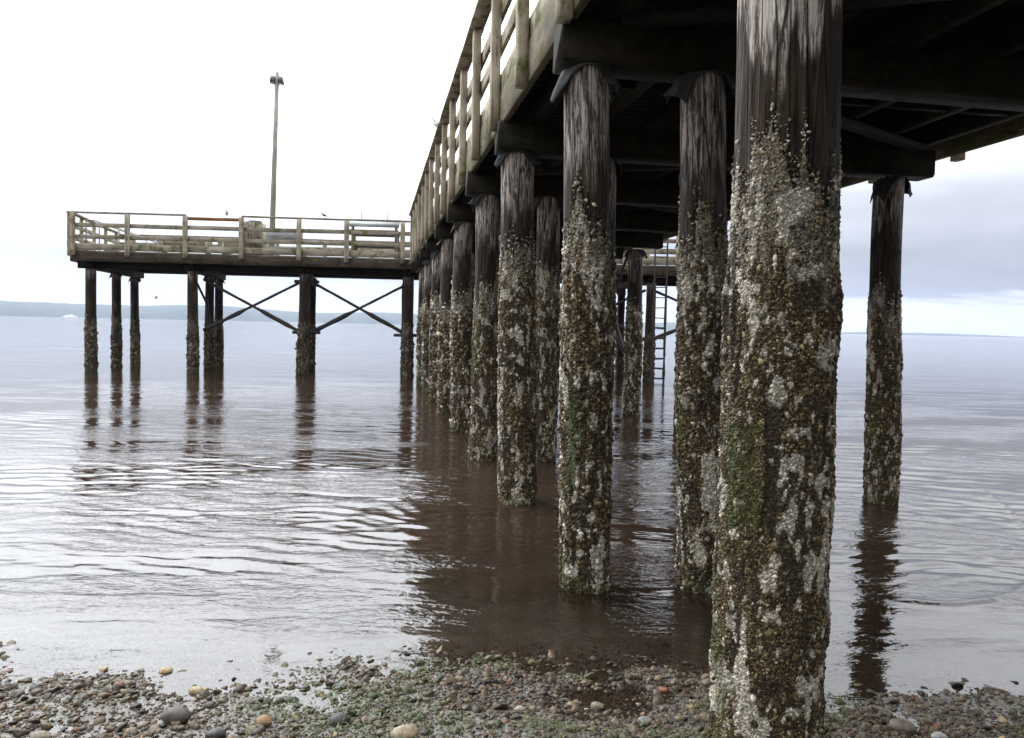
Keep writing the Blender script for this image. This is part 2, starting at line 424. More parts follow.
fr = t.add('ShaderNodeFresnel'); fr.inputs[0].default_value = 1.48; t.l.new(nrm, fr.inputs[1])
mxs = t.add('ShaderNodeMixShader'); t.put(mxs.inputs[0], fr.outputs[0]); t.l.new(body.outputs[0], mxs.inputs[1]); t.l.new(gl.outputs[0], mxs.inputs[2])
t.l.new(mxs.outputs[0], out.inputs[0])
water = link('sea_water', me, m); tag(water, kind='structure')

# ================================================================== far hills
def hills(name, az0, az1, r0, r1, hfun, seed, mat):
    az = np.linspace(R(az0), R(az1), 400); rad = np.linspace(r0, r1, 16)
    A, Q = np.meshgrid(az, rad); s = (Q-r0)/(r1-r0)
    prof = np.sin(np.clip(s, 0, 1)*math.pi)**.7
    X = Q*np.sin(A); Y = Q*np.cos(A)
    Z = -3+prof*(hfun(A)*(0.82+.3*fbm(A*14, s*1.5, s=seed))+4*fbm(A*160, s*6, s=seed+1, o=3))
    o = link(name, mesh_np(name, np.stack([X, Y, Z], -1).reshape(-1, 3), gridF(16, 400)[:, ::-1], True), mat)
    tag(o, kind='structure'); return o
M_hill = plain('wooded_hillside', (.030, .045, .025), .95, 0, .45, .02)
def hA(A):
    d_ = np.degrees(A); return (6+70*sstep(d_, -75, -45)*(1-.33*sstep(d_, -22, 8)))*(1-sstep(d_, 15, 25))+8*np.sin(d_*.55)+7*np.sin(d_*.23+1)
def hB(A):
    d_ = np.degrees(A); return 2+18*sstep(d_, 18, 24)*(1-.75*sstep(d_, 26, 33))
hills('wooded_hills', -75, 25, 4300, 5600, hA, 51, M_hill)
hills('distant_headland', 16, 50, 5900, 6500, hB, 52, M_hill)

# ================================================================== piles
def bend(Z, seed):
    r_ = np.random.default_rng(seed+900); a, b = r_.normal(0, .016, 2)
    q = np.sin(np.clip(Z, -1, 4)*1.25+r_.uniform(0, 6)); q = q-q.mean()*0
    return a*q, b*q
def shaft_mesh(rad, z0, z1, seed, na=72, nz=160):
    an = np.linspace(0, 2*math.pi, na, endpoint=False); zs = np.linspace(z0, z1, nz)
    A, Z = np.meshgrid(an, zs); cx, cy = np.cos(A), np.sin(A)
    r_ = rad*(1.03-.07*(Z-z0)/(z1-z0))
    r_ = r_*(1+.05*(fbm(cx*1.2, cy*1.2, Z*.5, seed)-.5)) + .010*(fbm(cx*9, cy*9, Z*.6, seed+3)-.5) + .006*(fbm(cx*26, cy*26, Z*1.2, seed+5, 3)-.5)
    for kk in range(3):                         # knots
        rk = np.random.default_rng(seed*5+kk); ka, kz = rk.uniform(-math.pi, math.pi), rk.uniform(2.3, 3.2)
        da = np.abs((A-ka+math.pi) % (2*math.pi)-math.pi)*rad; q = np.sqrt(da**2+(Z-kz)**2)
        r_ = r_+.012*np.exp(-(q/.03)**2)-.012*np.exp(-(q/.012)**2)
    bx_, by_ = bend(Z, seed//7)
    V = np.stack([r_*cx+bx_, r_*cy+by_, Z], -1).reshape(-1, 3)
    i = (np.arange(nz-1)[:, None]*na+np.arange(na)[None]); j = (np.arange(nz-1)[:, None]*na+(np.arange(na)+1)[None] % na)
    F = np.stack([i, j, j+na, i+na], -1).reshape(-1, 4)
    V = np.vstack([V, [[0, 0, z1]], [[0, 0, z0]]]); m_ = (nz-1)*na; k = np.arange(na)
    F3 = np.vstack([np.stack([m_+k, m_+(k+1) % na, np.full(na, len(V)-2)], 1), np.stack([(k+1) % na, k, np.full(na, len(V)-1)], 1)])
    return V, F, F3
def crust_mask(cx, cy, Z, seed, top):
    """how much grows there; ragged upper limit"""
    edge = top + .42*(fbm(cx*1.3+1, cy*1.3, Z*.9, seed+60, 4)-.5)*2 + .16*(fbm(cx*4, cy*4, Z*3, seed+61, 3)-.5)*2 + .17*(fbm(cx*7, cy*7, Z*1.1, seed+63, 3)-.5)*2
    return edge-Z
def crust_mesh(rad, z0, top, seed, count, size, na, nz, tuft=True):
    rg = np.random.default_rng(seed)
    an = np.linspace(0, 2*math.pi, na, endpoint=False); zs = np.linspace(z0, top+.55, nz)
    A, Z = np.meshgrid(an, zs); cx, cy = np.cos(A), np.sin(A)
    def thick(cx, cy, Z):
        mk = crust_mask(cx, cy, Z, seed, top)
        g = sstep(mk, .12, .75)*(1-.75*sstep(fbm(cx*3+7, cy*3, Z*1.6, seed+70, 4), .56, .64))
        lump = .55*fbm(cx*2.2, cy*2.2, Z*6, seed+1, 3)+.45*fbm(cx*6, cy*6, Z*16, seed+2, 3)
        return mk, g, np.where(g > 0, g*(.002+.050*np.clip(lump-.25, 0, 1)), -.03), lump
    def colour(cx, cy, Z, n, item):
        mk = crust_mask(cx, cy, Z, seed, top)
        pal = np.maximum(fbm(cx*3.0+3, cy*3.0, Z*8, seed+7, 4)-.02, fbm(cx*7+3, cy*7, Z*19, seed+27, 3)-.06); grn = fbm(cx*1.6, cy*1.6+2, Z*2.6, seed+8, 4)
        grn2 = fbm(cx*5, cy*5, Z*14, seed+9, 3)
        dk = fbm(cx*3.1+5, cy*3.1, Z*6, seed+10, 3)
        base = np.array([.088, .060, .026])[None]*np.ones((n, 1))
        if item:
            q = rg.random(n)[:, None]
            base = np.where(q < .34, np.array([[.030, .019, .010]]), base)
            base = np.where((q > .62) & (q < .88), np.array([[.150, .108, .050]]), base)
            base = np.where(q > .90, np.array([[.30, .24, .14]]), base)
            base = base*rg.uniform(.65, 1.4, (n, 1))
        else:
            base = base*.5
        dkf = np.maximum(sstep(dk, .52, .68)*.7, .8*sstep(fbm(cx*3+7, cy*3, Z*1.6, seed+70, 4), .56, .64))[:, None]
        base = base*(1-dkf)+dkf*np.array([[.035, .026, .018]])
        pf = sstep(pal, .585, .63)[:, None]*(.95 if item else .6)
        pf = np.where((mk < .45)[:, None], np.maximum(pf, .38*(rg.random((n, 1)) < .6)), pf)
        if seed > 1200: pf = pf*.35; base = base*.7
        base = base*(1-pf)+pf*np.array([[.56, .51, .42]])*(rg.uniform(.6, 1.15, (n, 1)) if item else .7)
        lf = np.clip(-cx*1.0-cy*.25, -1, 1)     # weed grows on the light side
        gf = (sstep(grn-.13+.26*lf+.10*(grn2-.5), .66, .76)*sstep(mk, .5, .9)*sstep(lf+.5*(grn2-.5), .55, .85))[:, None]*(.6 if seed == 18 else rng.choice([.1, .25, .8]))
        gf = np.maximum(gf, (sstep(.13-Z+.35*(grn2-.5), 0, .16)*.6)[:, None])
        base = base*(1-gf)+gf*np.array([[.048, .060, .012]])*rg.uniform(.5, 1.5, (n, 1))
        return base
    mk, g, tk, _ = thick(cx, cy, Z)
    r_ = rad*1.0+tk
    bx_, by_ = bend(Z, (seed-5)//13)
    V0 = np.stack([r_*cx+bx_, r_*cy+by_, Z], -1).reshape(-1, 3)
    C0 = colour(cx.ravel(), cy.ravel(), Z.ravel(), cx.size, False)
    i = (np.arange(nz-1)[:, None]*na+np.arange(na)[None]); j = (np.arange(nz-1)[:, None]*na+(np.arange(na)+1)[None] % na)
    F0 = np.stack([i, j, j+na, i+na], -1).reshape(-1, 4)
    # scattered barnacles and mussels
    n = int(count*1.5); A = rg.uniform(0, 2*math.pi, n); Z = rg.uniform(z0, top+.6, n); cx, cy = np.cos(A), np.sin(A)
    mk, g, tk, lump = thick(cx, cy, Z)
    keep = rg.random(n) < np.where(mk > .5, 1.0, np.where(mk > 0, .08+1.5*mk, 0))*(np.where(cy > .45, .22, 1.0) if na > 300 else 1.0)
    A, Z, cx, cy, mk, tk = (q[keep] for q in (A, Z, cx, cy, mk, tk)); n = len(A)
    col = colour(cx, cy, Z, n, True)
    r_ = rad*(1.0)+np.maximum(tk, 0.0)+.001
    bx_, by_ = bend(Z, (seed-5)//13)
    P = np.stack([r_*cx+bx_, r_*cy+by_, Z], -1); N = np.stack([cx, cy, np.zeros(n)], -1)
    N = N+rg.normal(0, .5, (n, 3)); N /= np.linalg.norm(N, axis=1, keepdims=True)
    T1 = np.cross(N, rg.normal(0, 1, (n, 3))); T1 /= np.linalg.norm(T1, axis=1, keepdims=True); T2 = np.cross(N, T1)
    s = size*rg.lognormal(0, .38, n)
    kind = rg.random(n) < .42                    # mussels
    el_ = np.where(kind, 1.8, 1.0); hh = np.where(kind, .9, .85)
    k = 5; ring = np.arange(k)*2*math.pi/k
    def ringpts(rs, hs):
        c_, s_ = np.cos(ring), np.sin(ring)
        return (P[:, None]+T1[:, None]*(c_[None, :, None]*(rs*s*el_)[:, None, None])+T2[:, None]*(s_[None, :, None]*(rs*s)[:, None, None])+N[:, None]*(hs*s)[:, None, None])
    V1 = ringpts(np.full(n, 1.0), np.full(n, -.3)); V2 = ringpts(np.where(kind, .85, .52), hh*.75)
    apex = P+N*(np.where(kind, 1.0, .25)*s)[:, None]
    V = np.concatenate([V1, V2, apex[:, None]], 1)      # 11 verts each
    base = np.arange(n)[:, None, None]*11
    q4 = np.array([[a_, (a_+1) % k, k+(a_+1) % k, k+a_] for a_ in range(k)])[None]+base
    q3 = np.array([[k+a_, k+(a_+1) % k, 10] for a_ in range(k)])[None]+base
    Cc = np.repeat(col[:, None], 11, 1).copy()
    Cc[:, :5] *= .75; Cc[:, 10] *= np.where(kind, 1.2, .25)[:, None]
    off = len(V0)
    VV = [V0, V.reshape(-1, 3)]; CC = [C0, Cc.reshape(-1, 3)]
    F4 = [F0, q4.reshape(-1, 4)+off]; F3 = [q3.reshape(-1, 3)+off]
    return mesh_np('barnacle_crust', np.concatenate(VV), [np.concatenate(F4), np.concatenate(F3)], False, cols=np.clip(np.concatenate(CC), 0, .7))
def hood_mesh(rad, seed, side=.275):
    rg = np.random.default_rng(seed); n = 19; u = np.linspace(-1, 1, n)
    U, Vv = np.meshgrid(u*rg.uniform(1.0, 1.15), u*.62)
    a0 = rg.uniform(-.5, .5)
    ca, sa = math.cos(a0+R(45)*0), math.sin(a0)
    x = (U*ca-Vv*sa)*side; y = (U*sa+Vv*ca)*side
    r_ = np.sqrt(x*x+y*y)+1e-6; ex = np.maximum(r_-rad*1.04, 0)
    an = np.arctan2(y, x)
    flare = .30+.7*(vnoise(np.cos(an)*2, np.sin(an)*2, s=seed)-.5)
    r2 = np.minimum(r_, rad*1.04)+ex*flare+.03*(vnoise(np.cos(an)*5, np.sin(an)*5, r_*14, seed+6)-.5)*sstep(ex, 0, .05)+.010*np.sin(an*11+seed)*sstep(ex, 0, .06)
    z = -ex*(1.0+.8*(vnoise(np.cos(an)*1.5+9, np.sin(an)*1.5, s=seed+4)-.5))+.02*(vnoise(x*18, y*18, s=seed+1)-.5)*sstep(ex, 0, .05)
    V = np.stack([r2*x/r_, r2*y/r_, z], -1).reshape(-1, 3)
    return mesh_np('felt_hood', V, gridF(n, n), True)
ORD = ['first', 'second', 'third', 'fourth', 'fifth', 'sixth', 'seventh', 'eighth', 'ninth', 'tenth', 'eleventh', 'twelfth']
variants = {}
def pile(x, y, rad, top, label, group, seed, lod, lean=(0, 0), hood=True, ctop=2.15):
    gz = float(ground_z(np.array([x]), np.array([y]))[0]); z0 = min(gz, 0)-.25 if lod == 0 else max(gz, -1.2)-.05
    if lod > 1: z0 = -.8
    root = thing('wooden_pile', label, 'pile', (x, y, 0), 0, group)
    root.rotation_euler = (lean[0], lean[1], rng.uniform(-.3, .3) if lod < 2 else rng.uniform(0, 6.28))
    if lod == 0: root.rotation_euler[2] = 0
    far = seed >= 60
    key = (lod, round(rad, 3), round(top, 2), seed if lod < 2 else seed % 4 + (100 if far else 0))
    if key not in variants:
        na, nz, cnt, size, cna, cnz = [(220, 420, 120000, .0028, 340, 800), (96, 200, 34000, .0052, 170, 400), (48, 90, 7000, .0105, 80, 170), (32, 60, 1800, .017, 44, 100)][lod]
        V, F, F3 = shaft_mesh(rad, z0, top, key[3]*7+1, na, nz)
        sm = mesh_np('shaft', V, [F, F3], True); sm.materials.append(M_pile_fg if lod == 0 else (M_pile_dark if far else M_pile))
        cm = crust_mesh(rad*1.0, z0+.02, ctop, key[3]*13+5, cnt, size, cna, cnz); cm.materials.append(M_crust)
        variants[key] = (sm, cm)
    sm, cm = variants[key]
    link('shaft', sm, None, root)
    c_ = link('barnacle_crust', cm, None, root); c_['kind'] = 'stuff'
    if hood:
        h = link('felt_hood', hood_mesh(rad, seed), M_felt, root, (0, 0, top+.004))
        sm_ = h.modifiers.new('thickness', 'SOLIDIFY'); sm_.thickness = .006
        h.rotation_euler = (0, 0, -root.rotation_euler[2]+R(9.5))
    return root
S, C_ = math.sin(R(9.5)), math.cos(R(9.5))
def P(u, v): return (v*C_-u*S, u*C_+v*S)
CAPB = EYE+1.64                     # underside of cap beams
us = [2.74, 5.24, 7.88, 10.5, 13.25, 15.95, 18.6, 21.3, 24.0]
radA = [.178, .147, .163, .158, .152, .155, .15, .155, .15]
lab_first = ['massive foreground barnacled pile with silvered streaked top',
  'barnacled pile with a big drooping black felt hood, nearest on the left row',
  'barnacled pile with crumpled black hood flaps, third in the left row']
k_ = 0
for i, u in enumerate(us):
    x, y = P(u, 1.40)
    x += .022 if i == 0 else 0
    lb = lab_first[i] if i < 3 else f'barnacled pile, {ORD[i]} going seaward in the left row under the walkway'
    pile(x, y, radA[i], CAPB, lb, 'piles of the left row under the walkway', i+1, 0 if i == 0 else (1 if i < 4 else (2 if i < 7 else 3)), lean=(0, [R(-.5), R(-1.5), R(-1.3)][i] if i < 3 else rng.uniform(-.004, .004)), ctop=[2.34, 2.50, 2.46, 2.38, 2.45, 2.3, 2.4, 2.35, 2.4][i])
for i, u in enumerate([5.15, 7.9, 10.35, 13.25, 15.95, 18.6, 21.3, 24.0]):
    x, y = P(u, 2.16+(.02 if i == 0 else 0))
    lb = 'barnacled pile in shade immediately left of the massive foreground pile' if i == 0 else f'shaded barnacled pile, {ORD[i]} going seaward in the inner row'
    pile(x, y, [.15, .15, .15, .15, .15, .15, .15, .15][i], CAPB, lb, 'piles of the inner row under the walkway', i+20, 1 if i in (0, 2) else (2 if i < 5 else 3), lean=(0, R(-1.9) if i == 0 else 0), ctop=[2.50, 2.4, 2.45, 2.15, 2.25, 2.2, 2.2, 2.2][i])
for i, u in enumerate([7.64, 10.5, 13.3, 15.85, 18.6, 21.3, 24.0]):
    x, y = P(u, 5.08 if i != 2 else 5.2)
    lb = ['lone dark barnacled pile standing in open water right of the foreground pile', None, None, 'slim barnacled pile seen through the gap just left of the ladder'][i] if i in (0, 3) else f'barnacled pile, {ORD[i]} going seaward in the right hand row under the walkway'
    pile(x, y, [.148, .15, .15, .15, .15, .15, .15][i], CAPB-.08, lb, 'piles of the right row under the walkway', i+40, 1 if i == 0 else (2 if i < 5 else 3), ctop=2.15)

# ================================================================== the walkway (pier)
PO = np.array([3.6, 12.0, 0.0])                      # root in (v,u,z)
px_, py_ = P(PO[1], PO[0])
walk = thing('pier_walkway', 'long weathered timber walkway on barnacled piles running out over the water', 'pier', (px_, py_, 0), R(9.5))
U0, U1 = -5.0, 27.0
ZF0, ZD = EYE+1.90, EYE+2.22
bents = [-2.4, .15]+us+[26.6]
for i, u in enumerate(bents):
    mb = MB(); right = 5.62
    mb.beam((1.13, u, CAPB+.142), (right, u, CAPB+.142-.03), .30, .28, (0, 0, 1), 6, .004)
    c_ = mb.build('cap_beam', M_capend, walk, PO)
for v in (1.5, 2.1, 2.8, 3.5, 4.2, 4.9, 5.5):
    mb = MB(); mb.beam((v, U0, EYE+2.04), (v, U1, EYE+2.04), .10, .24, (0, 0, 1), 12, .003)
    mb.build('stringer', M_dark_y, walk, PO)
mb = MB(); q = U0
while q < U1:
    mb.box(1.20, 6.0, q, q+.142, ZD-.055, ZD, .002); q += .15
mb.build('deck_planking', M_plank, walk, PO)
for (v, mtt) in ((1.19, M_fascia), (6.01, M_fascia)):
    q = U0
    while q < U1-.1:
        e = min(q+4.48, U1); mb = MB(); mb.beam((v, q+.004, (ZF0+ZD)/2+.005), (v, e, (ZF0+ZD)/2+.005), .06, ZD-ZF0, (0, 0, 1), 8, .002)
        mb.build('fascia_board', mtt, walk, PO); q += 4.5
# diagonal planks/braces under the deck, blocking between stringers
for i, u in enumerate(us[:-1]):
    u2 = us[i+1]
    mb = MB(); mb.beam((1.5 if i % 2 else 5.4, u+.2, EYE+1.88), (5.4 if i % 2 else 1.5, u2-.2, EYE+1.88), .14, .05)
    mb.build('diagonal_brace', M_dark, walk, PO)
    for v0, v1 in ((1.56, 2.04), (2.16, 2.74), (2.86, 3.44), (3.56, 4.14), (4.26, 4.84), (4.96, 5.44)):
        um = (u+u2)/2
        mb = MB(); mb.beam((v0, um, EYE+2.03), (v1, um, EYE+2.03), .06, .20); mb.build('blocking', M_dark, walk, PO)
for u in (4.25, 11.2):
    mb = MB(); mb.box(1.148, 1.158, u, u+.22, ZF0+.10, ZF0+.20); mb.build('metal_plate', M_plate, walk, PO)
def rods(parent, off, p, q_, rad, zt, zb, name='cross_brace'):
    """an X of two rods between points p and q_ (x,y)"""
    for a_, b_ in ((zt, zb), (zb, zt)):
        n = 14; pts = [(p[0]+(q_[0]-p[0])*k/n, p[1]+(q_[1]-p[1])*k/n, a_+(b_-a_)*k/n) for k in range(n+1)]
        rd = [rad*(1.0+(.9 if z_[2] < 2.05 else 0)*rng.uniform(.1, 1)) for z_ in pts]
        mb = MB(); mb.tube(pts, rd, 8, .12); mb.build(name, M_iron, parent, off)
        p, q_ = (p[0]+.0, p[1]+.05), (q_[0], q_[1]+.05)
rods(walk, PO, (5.0, 16.1), (5.0, 18.5), .03, EYE+1.5, 1.2)
rods(walk, PO, (5.0, 21.4), (5.0, 23.9), .03, EYE+1.5, 1.2)

# ---- walkway railings
def railing(name, label, v, sgn, posts, dirn):
    RT = EYE+3.38
    o = thing(name, label, 'railing', (*P(12, v), ZD), R(9.5)); off = np.array([v, 12.0, ZD])
    for k, u in enumerate(posts):
        mb = MB(); mb.beam((v, u, ZF0-.03+rng.uniform(-.02, .02)), (v+rng.uniform(-.01, .01), u+rng.uniform(-.012, .012), RT-.045), .088, .135, (0, 1, 0), 8, .002)
        mb.build('post', M_post, o, off)
    u0, u1 = posts[0]-.1, posts[-1]+.1
    q = u0
    while q < u1:
        e = min(q+4.5, u1)
        mb = MB(); mb.beam((v-.01*sgn, q+.004, RT-.02), (v-.01*sgn, e, RT-.02), .17, .042, (0, 0, 1), 6, .003); mb.build('top_rail', M_rail_y, o, off)
        for zc in (3.02, 2.70):
            mb = MB(); mb.beam((v-.068*sgn*-1, q+.004, EYE+zc), (v-.068*sgn*-1, e, EYE+zc), .04, .14, (0, 0, 1), 6, .003); mb.build('rail', M_rail_y, o, off)
        mb = MB(); mb.beam((v+.10*sgn, q+.004, ZD+.105), (v+.10*sgn, e, ZD+.105), .09, .19, (0, 0, 1), 6, .003); mb.build('kerb_board', M_rail_y, o, off)
        q += 4.5
    return o
pl = list(np.arange(-3.9, 27.0, 1.49))
railing('pier_railing', 'mossy timber railing along the near left edge of the walkway', 1.115, 1, pl, 0)
railing('pier_railing', 'timber railing along the far right edge of the walkway, mostly hidden above the deck', 6.085, -1, pl, 0)

# ================================================================== the T-head platform
FA = R(3.4); FO = (0.0, 27.05)
def Fm(px, depth):   # local x at a given picture column for a given local depth (used only to type the list below)
    return 0
plat = thing('pier_platform', 'wide timber platform crossing the seaward end of the walkway on tall piles', 'pier', (*FO, 0), FA)
XL, XR, DY = -13.98, 9.6, 6.4
ZFb, ZFt, ZDp = 3.47, 3.76, 3.80
def XLy(y): return XL-.17*y
mb = MB()
y_ = 0.05
while y_ < DY:
    mb.box(XLy(y_), XR, y_, y_+.142, ZDp-.055, ZDp, .002); y_ += .15
mb.build('deck_planking', M_rail_x, plat)
segs = [-13.98, -9.9, -5.6, -1.3, 3.0, 6.3, 9.6]
for k in range(6):
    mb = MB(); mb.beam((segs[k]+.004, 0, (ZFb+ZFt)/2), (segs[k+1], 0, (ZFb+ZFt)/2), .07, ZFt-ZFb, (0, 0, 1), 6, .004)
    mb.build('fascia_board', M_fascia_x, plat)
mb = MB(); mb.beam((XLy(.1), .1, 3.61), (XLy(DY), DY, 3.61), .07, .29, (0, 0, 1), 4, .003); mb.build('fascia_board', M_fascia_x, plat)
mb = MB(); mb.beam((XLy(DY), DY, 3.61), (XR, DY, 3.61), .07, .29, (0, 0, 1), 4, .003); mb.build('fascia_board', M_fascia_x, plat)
for y_ in np.arange(.7, 6.2, .6):
    mb = MB(); mb.beam((XLy(y_)+.1, y_, 3.62), (XR-.05, y_, 3.62), .09, .24, (0, 0, 1), 6, .003); mb.build('stringer', M_dark, plat)
PT = 3.26
rows = [(.45, [-13.55, -10.35, -6.82, -3.42, .6, 4.62, 9.0]), (2.9, [-13.75, -10.55, -7.03, -3.62, .6, 4.6, 9.0]), (5.5, [-14.12, -10.98, -7.52, -3.85, .6, 4.6, 9.0])]
dirs = ['front', 'middle', 'rear']
for k in range(7):    # cap beams run front to back over each bent
    xs = [rows[j][1][k] for j in range(3)]
    mb = MB(); mb.beam((xs[0], .10, PT+.115), (xs[2]+(xs[2]-xs[1])*.2, 6.2, PT+.115), .30, .235, (0, 0, 1), 4, .004); mb.build('cap_beam', M_capend, plat)
mb = MB(); mb.beam((-13.9, .35, PT+.10), (9.3, .35, PT+.10), .10, .20, (0, 0, 1), 10, .004); mb.build('waler', M_dark, plat)
def plw(x, y): return (FO[0]+x*math.cos(FA)-y*math.sin(FA), FO[1]+x*math.sin(FA)+y*math.cos(FA))
nm = ['leftmost', 'second from left', 'third from left', 'fourth from left', 'fifth from left', 'sixth from left', 'rightmost']
for j, (y_, xs) in enumerate(rows):
    for k, x_ in enumerate(xs):
        wx_, wy_ = plw(x_, y_)
        pile(wx_, wy_, .165 if j == 0 else .155, PT, f'slender barnacled platform pile, {nm[k]} in the {dirs[j]} row', 'piles under the end platform', j*7+k+60, 3, hood=(j > 0), ctop=1.75, lean=(0, rng.uniform(-.008, .008)))
# X-braces between front piles
for (xa, xb, yy) in ((-10.1, -6.95, .72), (-6.6, -3.5, .72), (4.75, 8.9, .72), (1.2, 4.5, .72)):
    rods(plat, (0, 0, 0), (xa, yy), (xb, yy), .045, 3.02, 1.36)
mb = MB(); mb.tube([(-10.35, .7, 3.0), (-10.2, 1.5, 2.2), (-10.45, 2.6, 1.3)], .04, 8, .1); mb.build('cross_brace', M_iron, plat)
mb = MB(); mb.tube([(-7.2, .62, 1.36), (-6.3, .62, 1.36)], .05, 8, .2); mb.build('brace_clamp', M_iron, plat)
mb = MB(); mb.tube([(-3.9, .62, 1.33), (-3.0, .62, 1.33)], .05, 8, .2); mb.build('brace_clamp', M_iron, plat)
mb = MB(); mb.tube([(-7.15, .62, 3.02), (-6.35, .62, 3.02)], .05, 8, .2); mb.build('brace_clamp', M_iron, plat)

# ---- platform railings
def prail(label, path, posts, reds=(), zt=4.99, wide=()):
    """path: list of (x0,y0,x1,y1) in platform coordinates"""
    x0, y0, x1, y1 = path; L = math.hypot(x1-x0, y1-y0)
    loc = plw((x0+x1)/2, (y0+y1)/2)
    o = thing('platform_railing', label, 'railing', (*loc, ZDp), FA); off = np.array([(x0+x1)/2, (y0+y1)/2, ZDp])
    dx_, dy_ = (x1-x0)/L, (y1-y0)/L; nx, ny = -dy_, dx_
    pts = [x0+dx_*s for s in posts], [y0+dy_*s for s in posts]
    for s in posts:
        a_ = (x0+dx_*s-nx*.085, y0+dy_*s-ny*.085)
        w_ = .145
        mb = MB(); mb.beam((*a_, ZFt-.12), (*a_, zt-.03), w_, .09, (nx, ny, 0), 6, .003); mb.build('post', M_post, o, off)
    b_ = [0]+list(posts[1:-1])+[L]
    for k in range(len(b_)-1):
        s0, s1 = b_[k]+.003, b_[k+1]; red = k in reds
        zz = zt-(.10 if red else 0)
        def bm(name, zc, w_, h_, o_, mat):
            mb = MB(); mb.beam((x0+dx_*s0+nx*o_, y0+dy_*s0+ny*o_, zc+rng.uniform(-.008, .008)), (x0+dx_*s1+nx*o_, y0+dy_*s1+ny*o_, zc+rng.uniform(-.008, .008)), w_, h_, (0, 0, 1), 3, .002); mb.build(name, mat, o, off)
        if red: bm('top_rail', zz, .05, .10, -.01, M_rail_red)
        else: bm('top_rail', zz, .18, .045, -.03, M_rail_x)
        bm('rail', 4.60, .045, .13, -.015, M_rail_x); bm('rail', 4.23, .045, .13, -.015, M_rail_x)
        bm('kerb_board', 3.92, .09, .20, .02, M_rail_x)
    return o
fp = [-13.87, -12.2, -10.42, -8.68, -6.88, -5.38, -3.6]
prail('weathered front railing of the platform, left of the walkway', (XL, 0, -3.35, 0), [p_-XL for p_ in fp], reds=(2,))
prail('front railing of the platform, right of the walkway behind the ladder', (2.0, 0, XR, 0), [.1, 1.6, 3.35, 4.35, 5.9, 7.4])
prail('left end railing of the platform', (XLy(DY), DY, XLy(0), 0), [.1, 1.7, 3.3, 4.9, 6.3])
prail('rear railing of the platform on its seaward side', (XR, DY, XLy(DY), DY), list(np.arange(.1, 24.7, 1.85)), zt=4.95)
prail('right end railing of the platform', (XR, 0, XR, DY), [.1, 1.7, 3.3, 4.9, 6.3])

# ================================================================== things on the platform
def pt(name, label, cat, x, y, z=ZDp, rz=0, group=None):
    return thing(name, label, cat, (*plw(x, y), z), FA+rz, group)
# lamp post
lp = pt('lamp_post', 'tall thin grey lamp post with twin floodlights standing on the platform', 'lamp post', -8.35, 2.6)
lp.rotation_euler = (0, R(1.4), FA)
MB().tube([(0, 0, 0), (0, 0, 3.4), (0, 0, 6.5)], [.105, .092, .078], 12).build('pole', M_pole, lp, smooth=True)
MB().box(-.16, .16, -.16, .16, 0, .03).build('base_plate', M_pole, lp)
MB().beam((-.17, 0, 6.25), (.17, 0, 6.25), .06, .06).build('bracket', M_lamp, lp)
for s in (-1, 1):
    f = MB().raw([[s*.05, -.16, 6.15], [s*.23, -.16, 6.11], [s*.05, -.16, 6.33], [s*.20, -.16, 6.33], [s*.05, .16, 6.15], [s*.23, .16, 6.11], [s*.05, .16, 6.33], [s*.20, .16, 6.33]],
                 [[0, 1, 3, 2], [4, 6, 7, 5], [0, 4, 5, 1], [2, 3, 7, 6], [0, 2, 6, 4], [1, 5, 7, 3]]).build('floodlight', M_lamp, lp)
    MB().box(min(s*.07, s*.21), max(s*.07, s*.21), -.13, .13, 6.097, 6.108).build('lens', M_lens, f)
# black bench facing the sea
b_ = pt('park_bench', 'black slatted bench standing behind the front railing near the walkway', 'bench', -4.55, 1.2)
for s in (-.72, .72):
    mb = MB(); mb.beam((s, 0, 0), (s, -.08, .95), .05, .06, (0, 1, 0)).beam((s, 0, .42), (s, .5, .42), .05, .05).beam((s, .47, 0), (s, .47, .42), .05, .05, (0, 1, 0)); mb.build('bench_frame', M_blk, b_)
MB().beam((-.76, -.09, .84), (.76, -.09, .84), .03, .10).beam((-.76, -.055, .58), (.76, -.055, .58), .03, .10).beam((-.76, -.03, .34+.14), (.76, -.03, .48), .03, .06).build('backrest', M_blk, b_)
MB().beam((-.76, .1, .455), (.76, .1, .455), .12, .03).beam((-.76, .26, .455), (.76, .26, .455), .12, .03).beam((-.76, .42, .455), (.76, .42, .455), .12, .03).build('seat', M_blk, b_)
# sloped bait table fixed to the railing
tb = pt('bait_table', 'grey sloping table with two thin rods fixed on the railing above the black bench', 'table', -4.55, .33)
MB().raw([[-.82, -.36, .98], [.82, -.36, .98], [.82, .22, 1.27], [-.82, .22, 1.27], [-.82, -.36, 1.02], [.82, -.36, 1.02], [.82, .22, 1.31], [-.82, .22, 1.31]],
         [[0, 3, 2, 1], [4, 5, 6, 7], [0, 1, 5, 4], [1, 2, 6, 5], [2, 3, 7, 6], [3, 0, 4, 7]]).build('table_top', M_grey, tb)
for s in (-.7, .7): MB().beam((s, .1, 0), (s, .1, 1.2), .09, .09, (0, 1, 0)).build('leg', M_post, tb)
for s in (-.42, .42): MB().tube([(s, .1, 1.2), (s, .1, 1.52)], .012, 6).build('rod_holder', M_iron, tb)
MB().box(-.8, .8, -.30, -.27, .72, .90).build('skirt_board', M_rail_red, tb)
